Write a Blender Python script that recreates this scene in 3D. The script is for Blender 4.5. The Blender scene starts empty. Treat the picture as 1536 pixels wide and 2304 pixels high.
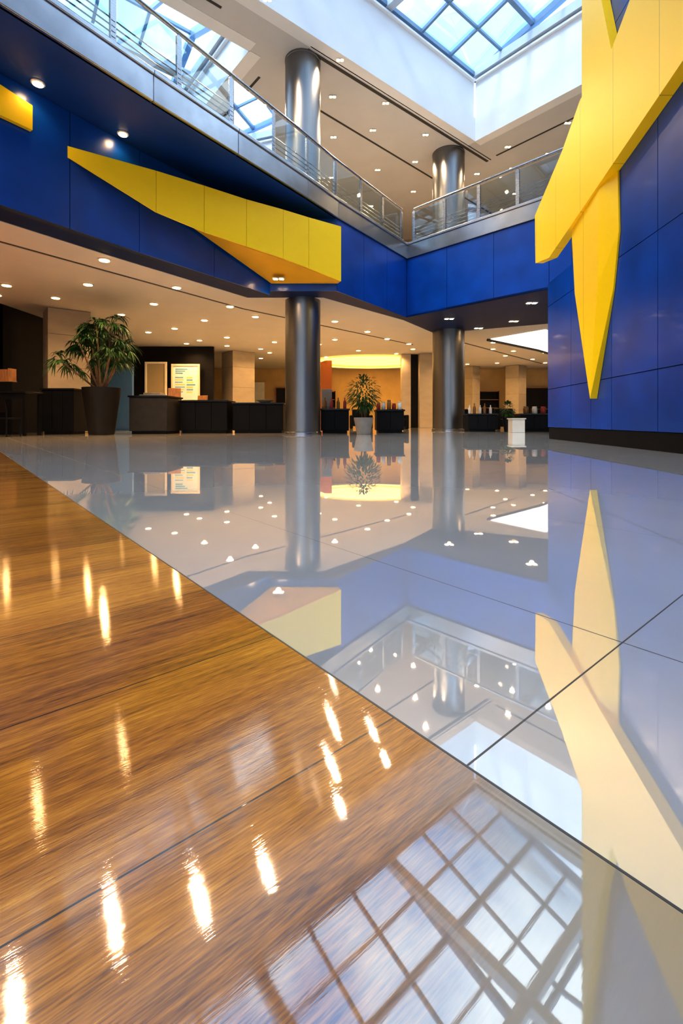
import bpy, bmesh, math, random
from mathutils import Vector, Matrix
from mathutils.geometry import tessellate_polygon
random.seed(4)
S = bpy.context.scene
COL = S.collection

# ------------------------------------------------------------------ materials
def newmat(name):
    m = bpy.data.materials.new(name); m.use_nodes = True
    nt = m.node_tree
    return m, nt, nt.nodes["Principled BSDF"]

def mat(name, col, rough=0.5, metal=0.0, var=0.06, scale=3.0, emit=None, estr=0.0, coat=0.0, bump=0.0, stretch=None, rvar=0.0, ior=1.5):
    m, nt, b = newmat(name)
    tc = nt.nodes.new("ShaderNodeTexCoord"); mp = nt.nodes.new("ShaderNodeMapping")
    nt.links.new(tc.outputs["Object"], mp.inputs[0])
    if stretch: mp.inputs["Scale"].default_value = stretch
    n = nt.nodes.new("ShaderNodeTexNoise"); n.inputs["Scale"].default_value = scale; n.inputs["Detail"].default_value = 4
    nt.links.new(mp.outputs[0], n.inputs["Vector"])
    r = nt.nodes.new("ShaderNodeValToRGB")
    r.color_ramp.elements[0].position = 0.3; r.color_ramp.elements[1].position = 0.7
    r.color_ramp.elements[0].color = tuple(max(0, c*(1-var)) for c in col)+(1,)
    r.color_ramp.elements[1].color = tuple(min(1, c*(1+var)) for c in col)+(1,)
    nt.links.new(n.outputs["Fac"], r.inputs[0]); nt.links.new(r.outputs[0], b.inputs["Base Color"])
    b.inputs["Roughness"].default_value = rough; b.inputs["Metallic"].default_value = metal
    b.inputs["Coat Weight"].default_value = coat; b.inputs["Coat Roughness"].default_value = 0.08
    b.inputs["IOR"].default_value = ior
    if rvar:
        mr = nt.nodes.new("ShaderNodeMapRange"); mr.inputs[3].default_value = rough-rvar; mr.inputs[4].default_value = rough+rvar
        nt.links.new(n.outputs["Fac"], mr.inputs[0]); nt.links.new(mr.outputs[0], b.inputs["Roughness"])
    if bump:
        bp = nt.nodes.new("ShaderNodeBump"); bp.inputs["Strength"].default_value = bump; bp.inputs["Distance"].default_value = 0.01
        nt.links.new(n.outputs["Fac"], bp.inputs["Height"]); nt.links.new(bp.outputs[0], b.inputs["Normal"])
    if emit:
        b.inputs["Emission Color"].default_value = emit+(1,); b.inputs["Emission Strength"].default_value = estr
    return m

BLUE = mat("blue_panel", (0.001, 0.062, 0.32), 0.30, 0.0, 0.22, 1.2, coat=0.15)
BLUE_SHADED = mat("soffit_blue_shaded", (0.003, 0.014, 0.065), 0.5, 0, 0.15, 2, ior=1.3)  # much darker blue: shade below the mezzanine edge put into the colour
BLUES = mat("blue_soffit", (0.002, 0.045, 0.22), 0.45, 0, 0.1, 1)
SEAM = mat("dark_joint", (0.004, 0.01, 0.03), 0.7)
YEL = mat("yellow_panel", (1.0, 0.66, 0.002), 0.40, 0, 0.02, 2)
YELU = mat("yellow_underside_shaded", (0.62, 0.34, 0.004), 0.5, 0, 0.04, 2)  # darker copy of the yellow, shade beneath the wedge painted in
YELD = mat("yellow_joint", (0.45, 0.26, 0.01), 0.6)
STEEL = mat("brushed_steel", (0.33, 0.34, 0.36), 0.28, 1.0, 0.12, 4, stretch=(1, 1, 18), rvar=0.06)
DSTEEL = mat("column_steel", (0.235, 0.235, 0.24), 0.35, 1.0, 0.06, 60, stretch=(1, 1, 0.02))
BAND = mat("satin_steel_band", (0.40, 0.41, 0.44), 0.26, 1.0, 0.12, 2)
WHITE = mat("white_plaster", (0.78, 0.79, 0.80), 0.6, 0, 0.02, 1)
CEIL = mat("cream_ceiling_paint", (0.48, 0.455, 0.42), 0.6, 0, 0.03, 1)
CEILU = mat("grey_ceiling_paint", (0.60, 0.60, 0.60), 0.6, 0, 0.03, 1)
GROOVE = mat("ceiling_slot", (0.06, 0.055, 0.05), 0.7)
BEIGE = mat("beige_wall", (0.54, 0.38, 0.17), 0.6, 0, 0.08, 1.5)
STONE = mat("travertine", (0.40, 0.34, 0.25), 0.45, 0, 0.06, 2, stretch=(1, 1, 2))
DARK = mat("dark_brown_wall", (0.008, 0.006, 0.005), 0.5, 0, 0.3, 2, ior=1.3)
BLACK = mat("black_laminate", (0.004, 0.004, 0.005), 0.5, 0, 0.3, 3, ior=1.25)
BLACKT = mat("black_gloss_top", (0.006, 0.006, 0.008), 0.2, 0, 0.2, 3, ior=1.35)
CHAR = mat("charcoal_planter", (0.012, 0.010, 0.009), 0.45, 0, 0.3, 4, ior=1.3)
GREYP = mat("grey_planter", (0.24, 0.22, 0.20), 0.6, 0, 0.12, 6)
GREYC = mat("grey_stone_cladding", (0.030, 0.028, 0.027), 0.5, 0, 0.15, 6, ior=1.35)
SOIL = mat("potting_soil", (0.03, 0.02, 0.012), 0.9, 0, 0.5, 30, bump=0.6)
LEAF = mat("palm_leaf", (0.014, 0.055, 0.009), 0.5, 0, 0.5, 5, ior=1.35)
LEAF2 = mat("fig_leaf", (0.03, 0.08, 0.015), 0.5, 0, 0.5, 7, ior=1.35)
BARK = mat("bark", (0.16, 0.10, 0.055), 0.8, 0, 0.3, 12, bump=0.4)
ORANGE = mat("orange_wall", (0.30, 0.10, 0.025), 0.6)
WOODF = mat("oak_furniture", (0.30, 0.15, 0.06), 0.45, 0, 0.3, 4, stretch=(8, 1, 1))
POSTER = mat("poster_paper", (0.62, 0.68, 0.62), 0.6, 0, 0.05, 3, emit=(0.7, 0.75, 0.62), estr=0.08)
CREAMP = mat("cream_lit_panel", (0.30, 0.22, 0.10), 0.5, 0, 0.05, 3, emit=(1.0, 0.70, 0.3), estr=0.06)
COVE = mat("cove_glow", (1, 0.85, 0.5), 0.5, 0, 0.02, 3, emit=(1.0, 0.62, 0.16), estr=2.0)
COVEW = mat("cove_wall_glow", (0.9, 0.7, 0.35), 0.5, 0, 0.02, 3, emit=(1.0, 0.55, 0.12), estr=0.8)
SLOT = mat("luminous_white_panel", (1, 1, 1), 0.5, 0, 0.02, 3, emit=(1.0, 0.97, 0.93), estr=0.9)
LAMPM = mat("lamp_lens", (1, 0.9, 0.7), 0.4, 0, 0.01, 3, emit=(1.0, 0.62, 0.26), estr=26)
LAMPW = mat("lamp_lens_white", (1, 0.95, 0.9), 0.4, 0, 0.01, 3, emit=(1.0, 0.70, 0.38), estr=22)
RING = mat("lamp_trim_ring", (0.75, 0.72, 0.66), 0.3, 0.3, 0.03, 3)
FRAMEB = mat("skylight_frame", (0.17, 0.28, 0.43), 0.4, 0.1, 0.06, 2)
FRAMEW = mat("skylight_frame_white", (0.55, 0.62, 0.71), 0.45, 0.0, 0.04, 2)
RED = mat("red_packaging", (0.30, 0.03, 0.02), 0.4)
AMBER = mat("amber_bottle", (0.22, 0.10, 0.02), 0.15)
CREAMB = mat("white_ceramic", (0.6, 0.56, 0.5), 0.3)
BLUESCR = mat("blue_screen_panel", (0.04, 0.11, 0.26), 0.4)
MAP1 = mat("poster_blue_ink", (0.15, 0.35, 0.55), 0.6)
MAP2 = mat("poster_yellow_ink", (0.75, 0.62, 0.15), 0.6)
GAP = mat("reveal_shadow_gap", (0.3, 0.3, 0.32), 0.6)
STJ = mat("stone_joint", (0.2, 0.15, 0.1), 0.8)

def glass(name, tint, refl):
    m = bpy.data.materials.new(name); m.use_nodes = True; nt = m.node_tree; nt.nodes.clear()
    o = nt.nodes.new("ShaderNodeOutputMaterial"); mx = nt.nodes.new("ShaderNodeMixShader")
    t = nt.nodes.new("ShaderNodeBsdfTransparent"); g = nt.nodes.new("ShaderNodeBsdfGlossy")
    fr = nt.nodes.new("ShaderNodeFresnel"); fr.inputs[0].default_value = 1.45
    ml = nt.nodes.new("ShaderNodeMath"); ml.operation = 'MULTIPLY'; ml.inputs[1].default_value = refl
    nt.links.new(fr.outputs[0], ml.inputs[0])
    n = nt.nodes.new("ShaderNodeTexNoise"); n.inputs["Scale"].default_value = 0.6
    r = nt.nodes.new("ShaderNodeValToRGB")
    r.color_ramp.elements[0].color = tuple(c*0.93 for c in tint)+(1,); r.color_ramp.elements[1].color = tint+(1,)
    tc = nt.nodes.new("ShaderNodeTexCoord"); nt.links.new(tc.outputs["Object"], n.inputs["Vector"])
    nt.links.new(n.outputs["Fac"], r.inputs[0]); nt.links.new(r.outputs[0], t.inputs[0])
    g.inputs["Roughness"].default_value = 0.02; g.inputs["Color"].default_value = (0.9, 0.95, 1, 1)
    nt.links.new(ml.outputs[0], mx.inputs[0]); nt.links.new(t.outputs[0], mx.inputs[1]); nt.links.new(g.outputs[0], mx.inputs[2])
    nt.links.new(mx.outputs[0], o.inputs[0])
    return m
GLASS = glass("balustrade_glass", (0.64, 0.74, 0.80), 1.6)
SKYGL = glass("skylight_glass", (0.78, 0.91, 1.0), 0.6)
TINTG = glass("added_facade_glass", (0.48, 0.47, 0.45), 0.6)  # tint sets how much daylight the added facade lets in

def N(nt, t, **k):
    n = nt.nodes.new(t)
    for a, v in k.items(): setattr(n, a, v)
    return n
def M(nt, op, a, b=None, c=None):
    n = nt.nodes.new("ShaderNodeMath"); n.operation = op
    for i, v in enumerate((a, b, c)):
        if v is None: continue
        if isinstance(v, (int, float)): n.inputs[i].default_value = v
        else: nt.links.new(v, n.inputs[i])
    return n.outputs[0]

# polished porcelain tile with grout joints (object space)
def tile_material():
    m, nt, b = newmat("polished_porcelain_tile")
    tc = N(nt, "ShaderNodeTexCoord"); sp = N(nt, "ShaderNodeSeparateXYZ"); nt.links.new(tc.outputs["Object"], sp.inputs[0])
    def seam(coord, off, per, w):
        f = M(nt, 'FRACT', M(nt, 'DIVIDE', M(nt, 'SUBTRACT', coord, off), per))
        d = M(nt, 'MINIMUM', f, M(nt, 'SUBTRACT', 1.0, f))
        return M(nt, 'LESS_THAN', M(nt, 'MULTIPLY', d, per), w)
    sx = seam(sp.outputs[0], 0.47, 0.94, 0.0014); sy = seam(sp.outputs[1], -0.115, 1.65, 0.0014)
    edge = M(nt, 'LESS_THAN', sp.outputs[0], 0.003)
    s = M(nt, 'MAXIMUM', M(nt, 'MAXIMUM', sx, sy), edge)
    n = N(nt, "ShaderNodeTexNoise"); n.inputs["Scale"].default_value = 1.6; n.inputs["Detail"].default_value = 8
    nt.links.new(tc.outputs["Object"], n.inputs["Vector"])
    r = N(nt, "ShaderNodeValToRGB")
    r.color_ramp.elements[0].color = (0.88, 0.865, 0.845, 1); r.color_ramp.elements[0].position = 0.3
    r.color_ramp.elements[1].color = (0.95, 0.94, 0.92, 1); r.color_ramp.elements[1].position = 0.7
    nt.links.new(n.outputs["Fac"], r.inputs[0])
    mx = N(nt, "ShaderNodeMix", data_type='RGBA'); nt.links.new(s, mx.inputs[0]); nt.links.new(r.outputs[0], mx.inputs[6])
    mx.inputs[7].default_value = (0.05, 0.045, 0.04, 1)
    nt.links.new(mx.outputs[2], b.inputs["Base Color"])
    nt.links.new(M(nt, 'ADD', M(nt, 'MULTIPLY', s, 0.5), 0.014), b.inputs["Roughness"])
    nt.links.new(M(nt, 'MULTIPLY', M(nt, 'SUBTRACT', 1.0, s), 0.48), b.inputs["Metallic"])
    b.inputs["IOR"].default_value = 1.9
    n2 = N(nt, "ShaderNodeTexNoise"); n2.inputs["Scale"].default_value = 1.3; n2.inputs["Detail"].default_value = 1
    nt.links.new(tc.outputs["Object"], n2.inputs["Vector"])
    bp = N(nt, "ShaderNodeBump"); bp.inputs["Strength"].default_value = 0.04; bp.inputs["Distance"].default_value = 0.01
    nt.links.new(n2.outputs["Fac"], bp.inputs["Height"]); nt.links.new(bp.outputs[0], b.inputs["Normal"])
    return m

def wood_material():
    m, nt, b = newmat("lacquered_oak_planks")
    tc = N(nt, "ShaderNodeTexCoord"); sp = N(nt, "ShaderNodeSeparateXYZ"); nt.links.new(tc.outputs["Object"], sp.inputs[0])
    P = 0.307
    q = M(nt, 'DIVIDE', sp.outputs[1], P); fl = M(nt, 'FLOOR', q); f = M(nt, 'FRACT', q)
    d = M(nt, 'MULTIPLY', M(nt, 'MINIMUM', f, M(nt, 'SUBTRACT', 1.0, f)), P)
    s = M(nt, 'MULTIPLY', M(nt, 'LESS_THAN', d, 0.0011), M(nt, 'GREATER_THAN', sp.outputs[1], -0.2))
    wn = N(nt, "ShaderNodeTexWhiteNoise", noise_dimensions='1D'); nt.links.new(fl, wn.inputs["W"])
    mp = N(nt, "ShaderNodeCombineXYZ")
    nt.links.new(M(nt, 'MULTIPLY', sp.outputs[0], 4.0), mp.inputs[0])
    nt.links.new(M(nt, 'MULTIPLY', sp.outputs[1], 62.0), mp.inputs[1])
    nt.links.new(M(nt, 'MULTIPLY', wn.outputs[0], 20.0), mp.inputs[2])
    g = N(nt, "ShaderNodeTexNoise"); g.inputs["Scale"].default_value = 1.5; g.inputs["Detail"].default_value = 10; g.inputs["Roughness"].default_value = 0.68; g.inputs["Distortion"].default_value = 0.5
    nt.links.new(mp.outputs[0], g.inputs["Vector"])
    mp2 = N(nt, "ShaderNodeCombineXYZ")
    nt.links.new(M(nt, 'MULTIPLY', sp.outputs[0], 40.0), mp2.inputs[0])
    nt.links.new(M(nt, 'MULTIPLY', sp.outputs[1], 520.0), mp2.inputs[1])
    g2 = N(nt, "ShaderNodeTexNoise"); g2.inputs["Scale"].default_value = 1.0; g2.inputs["Detail"].default_value = 3
    nt.links.new(mp2.outputs[0], g2.inputs["Vector"])
    mp3 = N(nt, "ShaderNodeCombineXYZ")
    nt.links.new(M(nt, 'MULTIPLY', sp.outputs[0], 1.2), mp3.inputs[0]); nt.links.new(M(nt, 'MULTIPLY', sp.outputs[1], 9.0), mp3.inputs[1])
    g3 = N(nt, "ShaderNodeTexNoise"); g3.inputs["Scale"].default_value = 1.0; g3.inputs["Detail"].default_value = 2
    nt.links.new(mp3.outputs[0], g3.inputs["Vector"])
    r = N(nt, "ShaderNodeValToRGB"); cr = r.color_ramp
    cr.elements[0].position = 0.37; cr.elements[0].color = (0.16, 0.042, 0.003, 1)
    cr.elements[1].position = 0.65; cr.elements[1].color = (0.92, 0.42, 0.050, 1)
    e = cr.elements.new(0.5); e.color = (0.56, 0.205, 0.014, 1)
    v = M(nt, 'ADD', M(nt, 'MULTIPLY', g.outputs["Fac"], 0.45), M(nt, 'MULTIPLY', g2.outputs["Fac"], 0.30))
    v = M(nt, 'ADD', v, M(nt, 'MULTIPLY', g3.outputs["Fac"], 0.25))
    v = M(nt, 'ADD', v, M(nt, 'MULTIPLY', M(nt, 'SUBTRACT', wn.outputs[0], 0.45), 0.08))
    nt.links.new(v, r.inputs[0])
    # pale skylight reflection painted into the plank colour at the near end
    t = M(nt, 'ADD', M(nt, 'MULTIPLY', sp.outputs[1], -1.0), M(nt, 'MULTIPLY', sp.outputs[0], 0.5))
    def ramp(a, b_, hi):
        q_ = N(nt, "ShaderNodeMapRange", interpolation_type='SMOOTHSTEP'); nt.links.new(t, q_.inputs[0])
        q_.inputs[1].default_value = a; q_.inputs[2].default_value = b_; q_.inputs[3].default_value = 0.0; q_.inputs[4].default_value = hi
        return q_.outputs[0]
    painted_refl = ramp(0.02, 0.21, 0.96); polish = ramp(-0.16, 0.10, 1.0)
    mf = N(nt, "ShaderNodeMix", data_type='RGBA'); nt.links.new(painted_refl, mf.inputs[0]); nt.links.new(r.outputs[0], mf.inputs[6])
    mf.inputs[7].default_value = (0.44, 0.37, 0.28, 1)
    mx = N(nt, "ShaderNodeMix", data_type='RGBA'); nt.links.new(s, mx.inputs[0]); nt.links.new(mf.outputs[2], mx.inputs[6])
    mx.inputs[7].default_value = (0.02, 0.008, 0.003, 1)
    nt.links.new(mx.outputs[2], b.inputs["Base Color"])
    b.inputs["Roughness"].default_value = 0.3; b.inputs["IOR"].default_value = 1.4
    b.inputs["Coat Weight"].default_value = 1.0
    nt.links.new(M(nt, 'SUBTRACT', 0.045, M(nt, 'MULTIPLY', polish, 0.027)), b.inputs["Coat Roughness"])
    nt.links.new(M(nt, 'ADD', 1.85, M(nt, 'MULTIPLY', polish, 0.35)), b.inputs["Coat IOR"])
    hgt = M(nt, 'ADD', M(nt, 'MULTIPLY', g.outputs["Fac"], 0.4), M(nt, 'MULTIPLY', g2.outputs["Fac"], 0.5))
    inv = M(nt, 'SUBTRACT', 1.0, M(nt, 'MULTIPLY', polish, 0.95))
    bp = N(nt, "ShaderNodeBump"); bp.inputs["Distance"].default_value = 0.0012
    nt.links.new(M(nt, 'MULTIPLY', inv, 0.25), bp.inputs["Strength"])
    nt.links.new(hgt, bp.inputs["Height"]); nt.links.new(bp.outputs[0], b.inputs["Normal"])
    bc = N(nt, "ShaderNodeBump"); bc.inputs["Distance"].default_value = 0.0008
    nt.links.new(M(nt, 'MULTIPLY', inv, 0.13), bc.inputs["Strength"])
    nt.links.new(hgt, bc.inputs["Height"]); nt.links.new(bc.outputs[0], b.inputs["Coat Normal"])
    return m
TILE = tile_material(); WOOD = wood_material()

# ------------------------------------------------------------------ mesh helpers
def finish(bm, name, mats, parent=None, label=None, cat=None, kind=None, group=None, smooth=False, bevel=0.0, origin=None):
    bmesh.ops.recalc_face_normals(bm, faces=bm.faces)
    xs = [v.co for v in bm.verts]
    if origin is None:
        lo = Vector((min(v.x for v in xs), min(v.y for v in xs), min(v.z for v in xs)))
        hi = Vector((max(v.x for v in xs), max(v.y for v in xs), max(v.z for v in xs)))
        origin = Vector(((lo.x+hi.x)/2, (lo.y+hi.y)/2, lo.z))
    origin = Vector(origin)
    bmesh.ops.translate(bm, verts=bm.verts, vec=-origin)
    me = bpy.data.meshes.new(name); bm.to_mesh(me); bm.free()
    for m in mats: me.materials.append(m)
    if smooth:
        for p in me.polygons: p.use_smooth = True
        try: me.set_sharp_from_angle(angle=math.radians(40))
        except Exception: pass
    o = bpy.data.objects.new(name, me); COL.objects.link(o); o.location = origin
    if parent:
        o.parent = parent; o.location = origin-parent.location
    if bevel:
        b = o.modifiers.new("bevel", 'BEVEL'); b.width = bevel; b.segments = 2; b.limit_method = 'ANGLE'
    if label: o["label"] = label
    if cat: o["category"] = cat
    if kind: o["kind"] = kind
    if group: o["group"] = group
    return o

def empty(name, loc, label, cat, group=None, kind=None):
    o = bpy.data.objects.new(name, None); COL.objects.link(o); o.location = loc; o.empty_display_size = 0.2
    o["label"] = label
    if cat: o["category"] = cat
    if group: o["group"] = group
    if kind: o["kind"] = kind
    return o

def hexa(bm, pts, mi=0):
    v = [bm.verts.new(p) for p in pts]
    for f in ((0,1,2,3),(4,5,6,7),(0,1,5,4),(1,2,6,5),(2,3,7,6),(3,0,4,7)):
        fc = bm.faces.new([v[i] for i in f]); fc.material_index = mi

def box(bm, x0, x1, y0, y1, z0, z1, mi=0):
    hexa(bm, [(x0,y0,z0),(x1,y0,z0),(x1,y1,z0),(x0,y1,z0),(x0,y0,z1),(x1,y0,z1),(x1,y1,z1),(x0,y1,z1)], mi)

def rbox(bm, c, u, lu, lv, z0, z1, mi=0):
    u = Vector(u).normalized(); v = Vector((-u.y, u.x)); c = Vector(c)
    q = [c-u*lu/2-v*lv/2, c+u*lu/2-v*lv/2, c+u*lu/2+v*lv/2, c-u*lu/2+v*lv/2]
    hexa(bm, [(p.x,p.y,z0) for p in q]+[(p.x,p.y,z1) for p in q], mi)

def slab(bm, p0, p1, z0, z1, n0, n1, mi=0):
    """vertical board along p0-p1; n = offset to the right-hand side of travel"""
    p0 = Vector(p0); p1 = Vector(p1); d = (p1-p0).normalized(); n = Vector((d.y, -d.x))
    q = [p0+n*n0, p1+n*n0, p1+n*n1, p0+n*n1]
    hexa(bm, [(p.x,p.y,z0) for p in q]+[(p.x,p.y,z1) for p in q], mi)

def bar(bm, a, b, w, h, mi=0):
    a = Vector(a); b = Vector(b); d = (b-a).normalized()
    up = Vector((0,0,1)) if abs(d.z) < 0.95 else Vector((1,0,0))
    s = d.cross(up).normalized(); t = s.cross(d).normalized()
    q = []
    for p in (a, b):
        q += [p-s*w/2-t*h/2, p+s*w/2-t*h/2, p+s*w/2+t*h/2, p-s*w/2+t*h/2]
    hexa(bm, q, mi)

def tube(bm, pts, r, seg=10, mi=0):
    rings = []
    n = len(pts); pts = [Vector(p) for p in pts]
    for i, p in enumerate(pts):
        d = (pts[min(i+1,n-1)]-pts[max(i-1,0)]).normalized()
        up = Vector((0,0,1)) if abs(d.z) < 0.95 else Vector((1,0,0))
        s = d.cross(up).normalized(); t = s.cross(d).normalized()
        rr = r[i] if isinstance(r, (list, tuple)) else r
        rings.append([bm.verts.new(p+s*rr*math.cos(2*math.pi*k/seg)+t*rr*math.sin(2*math.pi*k/seg)) for k in range(seg)])
    for i in range(n-1):
        for k in range(seg):
            f = bm.faces.new((rings[i][k], rings[i][(k+1)%seg], rings[i+1][(k+1)%seg], rings[i+1][k])); f.material_index = mi
    for rg in (rings[0], rings[-1]):
        f = bm.faces.new(rg); f.material_index = mi

def lathe(bm, prof, cx, cy, seg=32, mi=0):
    rings = []
    for r, z in prof:
        rings.append([bm.verts.new((cx+r*math.cos(2*math.pi*k/seg), cy+r*math.sin(2*math.pi*k/seg), z)) for k in range(seg)])
    for i in range(len(rings)-1):
        for k in range(seg):
            f = bm.faces.new((rings[i][k], rings[i][(k+1)%seg], rings[i+1][(k+1)%seg], rings[i+1][k])); f.material_index = mi
    f = bm.faces.new(rings[0]); f.material_index = mi
    f = bm.faces.new(rings[-1]); f.material_index = mi

def poly_slab(bm, pts, z0, z1, mi=0):
    vs0 = [bm.verts.new((x, y, z0)) for x, y in pts]; vs1 = [bm.verts.new((x, y, z1)) for x, y in pts]
    for t in tessellate_polygon([[Vector((x, y, 0)) for x, y in pts]]):
        for vs in (vs0, vs1):
            try:
                f = bm.faces.new([vs[i] for i in t]); f.material_index = mi
            except ValueError: pass
    n = len(pts)
    for i in range(n):
        f = bm.faces.new((vs0[i], vs0[(i+1)%n], vs1[(i+1)%n], vs1[i])); f.material_index = mi

def panels(bm, p0, p1, zs, width, thick=0.03, gap=0.012, offs=0.0):
    """clad wall: backing (mat 1) + separate cassette panels (mat 0), facing right-hand side"""
    p0 = Vector(p0); p1 = Vector(p1); L = (p1-p0).length; d = (p1-p0)/L
    slab(bm, p0, p1, zs[0]+0.002, zs[-1]-0.002, offs-0.12, offs, 1)
    n = max(1, round(L/width)); w = L/n
    for i in range(n):
        for j in range(len(zs)-1):
            a = p0+d*(i*w+gap/2); b = p0+d*((i+1)*w-gap/2)
            slab(bm, a, b, zs[j]+(gap/2 if j else 0), zs[j+1]-gap/2, offs+0.001, offs+thick, 0)

A = Vector((-0.639, 0.769)); B = Vector((0.769, 0.639))
O = Vector((0.07, 0.627))
ROT = math.atan2(0.639, 0.769)

# ------------------------------------------------------------------ floors
def plane_local(name, x0, x1, y0, y1, m, label, n=1):
    bm = bmesh.new(); box(bm, x0, x1, y0, y1, -0.12, 0, 0)
    me = bpy.data.meshes.new(name); bmesh.ops.recalc_face_normals(bm, faces=bm.faces); bm.to_mesh(me); bm.free(); me.materials.append(m)
    o = bpy.data.objects.new(name, me); COL.objects.link(o); o.location = (O.x, O.y, 0); o.rotation_euler[2] = ROT
    o["kind"] = "structure"; o["label"] = label
    return o
plane_local("floor", 0.0, 40, -22, 36, TILE, "polished pale grey porcelain tile floor with dark joints")
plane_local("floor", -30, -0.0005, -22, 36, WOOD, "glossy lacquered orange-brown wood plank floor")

# ------------------------------------------------------------------ outer shell
def shell_wall(name, p0, p1, z0, z1, m, label):
    bm = bmesh.new(); slab(bm, p0, p1, z0, z1, -0.2, 0, 0)
    return finish(bm, name, [m], kind="structure", label=label)
shell_wall("wall_back", (-16, 31), (18, 31), 0, 10.6, BEIGE, "plain warm beige rear wall")
shell_wall("wall_left", (-16, -8), (-16, 31), 0, 10.6, BEIGE, "plain beige side wall")
shell_wall("wall_right", (18, 31), (18, -8), 0, 10.6, BEIGE, "plain beige side wall beyond the atrium")
# unseen glazed facade behind the camera, added to light the yellow shapes
bm = bmesh.new()
for i in range(18):
    x = -16+i*2.0; bar(bm, (x,-8,0), (x,-8,10.6), 0.12, 0.18, 0)
for z in (0.1, 2.6, 5.2, 7.8, 10.5): bar(bm, (-16,-8,z), (18,-8,z), 0.16, 0.12, 0)
v = [bm.verts.new(p) for p in ((-16,-8.02,0),(18,-8.02,0),(18,-8.02,10.6),(-16,-8.02,10.6))]
f = bm.faces.new(v); f.material_index = 1
finish(bm, "window_3", [FRAMEW, TINTG], kind="structure", label="unseen full-height glazed facade with white mullions, added for daylight")

# upper ceiling with two skylight openings, in the A/B building grid
C1 = Vector((4.89, 17.1))
def AB(a, b): return C1+A*a+B*b
H = 10.6
avals = [-15, -9, 0, 1.5, 9.5, 20]; bvals = [-30, -18, -17, -8.4, 0, 20]
def isopen(i, j):
    a = (avals[i]+avals[i+1])/2; b = (bvals[j]+bvals[j+1])/2
    return (-9 < a < 0 and -18 < b < 0) or (1.5 < a < 9.5 and -17 < b < -8.4)
bm = bmesh.new()
for i in range(5):
    for j in range(5):
        if isopen(i, j): continue
        q = [AB(avals[i],bvals[j]), AB(avals[i+1],bvals[j]), AB(avals[i+1],bvals[j+1]), AB(avals[i],bvals[j+1])]
        hexa(bm, [(p.x,p.y,H) for p in q]+[(p.x,p.y,H+0.25) for p in q])
def slot(bm, p, q, w=0.07, z=H):
    slab(bm, p, q, z-0.012, z+0.02, -w/2, w/2, 1)
slot(bm, AB(0.75, -16), AB(0.75, -9.6)); slot(bm, AB(0.45, -7.2), AB(0.45, 1.5), 0.10); slot(bm, AB(0.30, -7.2), AB(0.30, 1.5), 0.03)
slot(bm, AB(2.2, -7.7), AB(6.5, -7.7)); slot(bm, AB(2.2, -6.2), AB(3.0, 6)); slot(bm, AB(-6, 1.4), AB(0, 1.4))
finish(bm, "ceiling", [CEILU, GROOVE], kind="structure", label="off-white upper ceiling with slot diffusers and skylight openings")

def curb(a0, a1, b0, b1, top, num, label):
    bm = bmesh.new()
    c = [AB(a0,b0), AB(a0,b1), AB(a1,b1), AB(a1,b0)]
    cen = sum(c, Vector((0,0)))/4
    for i in range(4):
        p, q = c[i], c[(i+1)%4]
        d = (q-p).normalized(); n = Vector((d.y, -d.x))
        sgn = 1 if n.dot(p-cen) > 0 else -1
        def sl(z0, z1, inset, mi=0):
            lo, hi = sorted((inset*sgn, 0.34*sgn)); slab(bm, p, q, z0, z1, lo, hi, mi)
        sl(H-0.012, H+0.85, -0.03); sl(H+0.85, H+0.90, 0.08, 1); sl(H+0.90, top, 0.04); sl(top-0.25, top-0.18, -0.06)
    finish(bm, "trim_%d" % num, [WHITE, GAP], kind="structure", label=label)
curb(-9, 0, -18, 0, 13.0, 1, "deep white plaster skylight reveal with a shadow gap")
curb(1.5, 9.5, -17, -8.4, 12.0, 2, "white plaster reveal around the smaller skylight")

def skylight(a0, a1, b0, b1, z, rise, num, pa, pb, label, k=1.0):
    bm = bmesh.new(); am = (a0+a1)/2
    def P(a, b, zz): v = AB(a, b); return (v.x, v.y, zz)
    def zr(a): return z+rise*(1-abs(a-am)/((a1-a0)/2))
    nb = round((b1-b0)/pb)
    for i in range(nb+1):
        b = b0+(b1-b0)*i/nb; big = i % 3 == 0
        w = (0.16 if big else 0.08)*k
        bar(bm, P(a0,b,z), P(am,b,z+rise), w, w*1.3, 0); bar(bm, P(am,b,z+rise), P(a1,b,z), w, w*1.3, 0)
        if big: bar(bm, P(a0,b,z+0.05), P(a1,b,z+0.05), 0.24*k, 0.3, 1)
    na = round((a1-a0)/pa)
    for i in range(na+1):
        a = a0+(a1-a0)*i/na; w = (0.14 if i % 2 == 0 else 0.08)*k
        bar(bm, P(a,b0,zr(a)), P(a,b1,zr(a)), w, w, 0)
    bar(bm, P(am,b0,z+0.05), P(am,b1,z+0.05), 0.26*k, 0.25, 1)
    for (aa, ab) in ((a0, am), (am, a1)):
        v = [bm.verts.new(P(aa,b0,zr(aa)+.06)), bm.verts.new(P(ab,b0,zr(ab)+.06)), bm.verts.new(P(ab,b1,zr(ab)+.06)), bm.verts.new(P(aa,b1,zr(aa)+.06))]
        f = bm.faces.new(v); f.material_index = 2
    for b in (b0, b1):
        f = bm.faces.new([bm.verts.new(P(a0,b,z)), bm.verts.new(P(am,b,z+rise)), bm.verts.new(P(a1,b,z))]); f.material_index = 2
    finish(bm, "window_%d" % num, [FRAMEB, FRAMEW, SKYGL], kind="structure", label=label)
skylight(-9, 0, -18, 0, 13.0, 0.9, 1, 1.125, 1.5, "pitched glass atrium skylight with pale blue steel framing")
skylight(1.5, 9.5, -17, -8.4, 12.0, 1.6, 2, 1.33, 1.43, "smaller glass skylight with white beams and blue mullions", 1.2)

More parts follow.
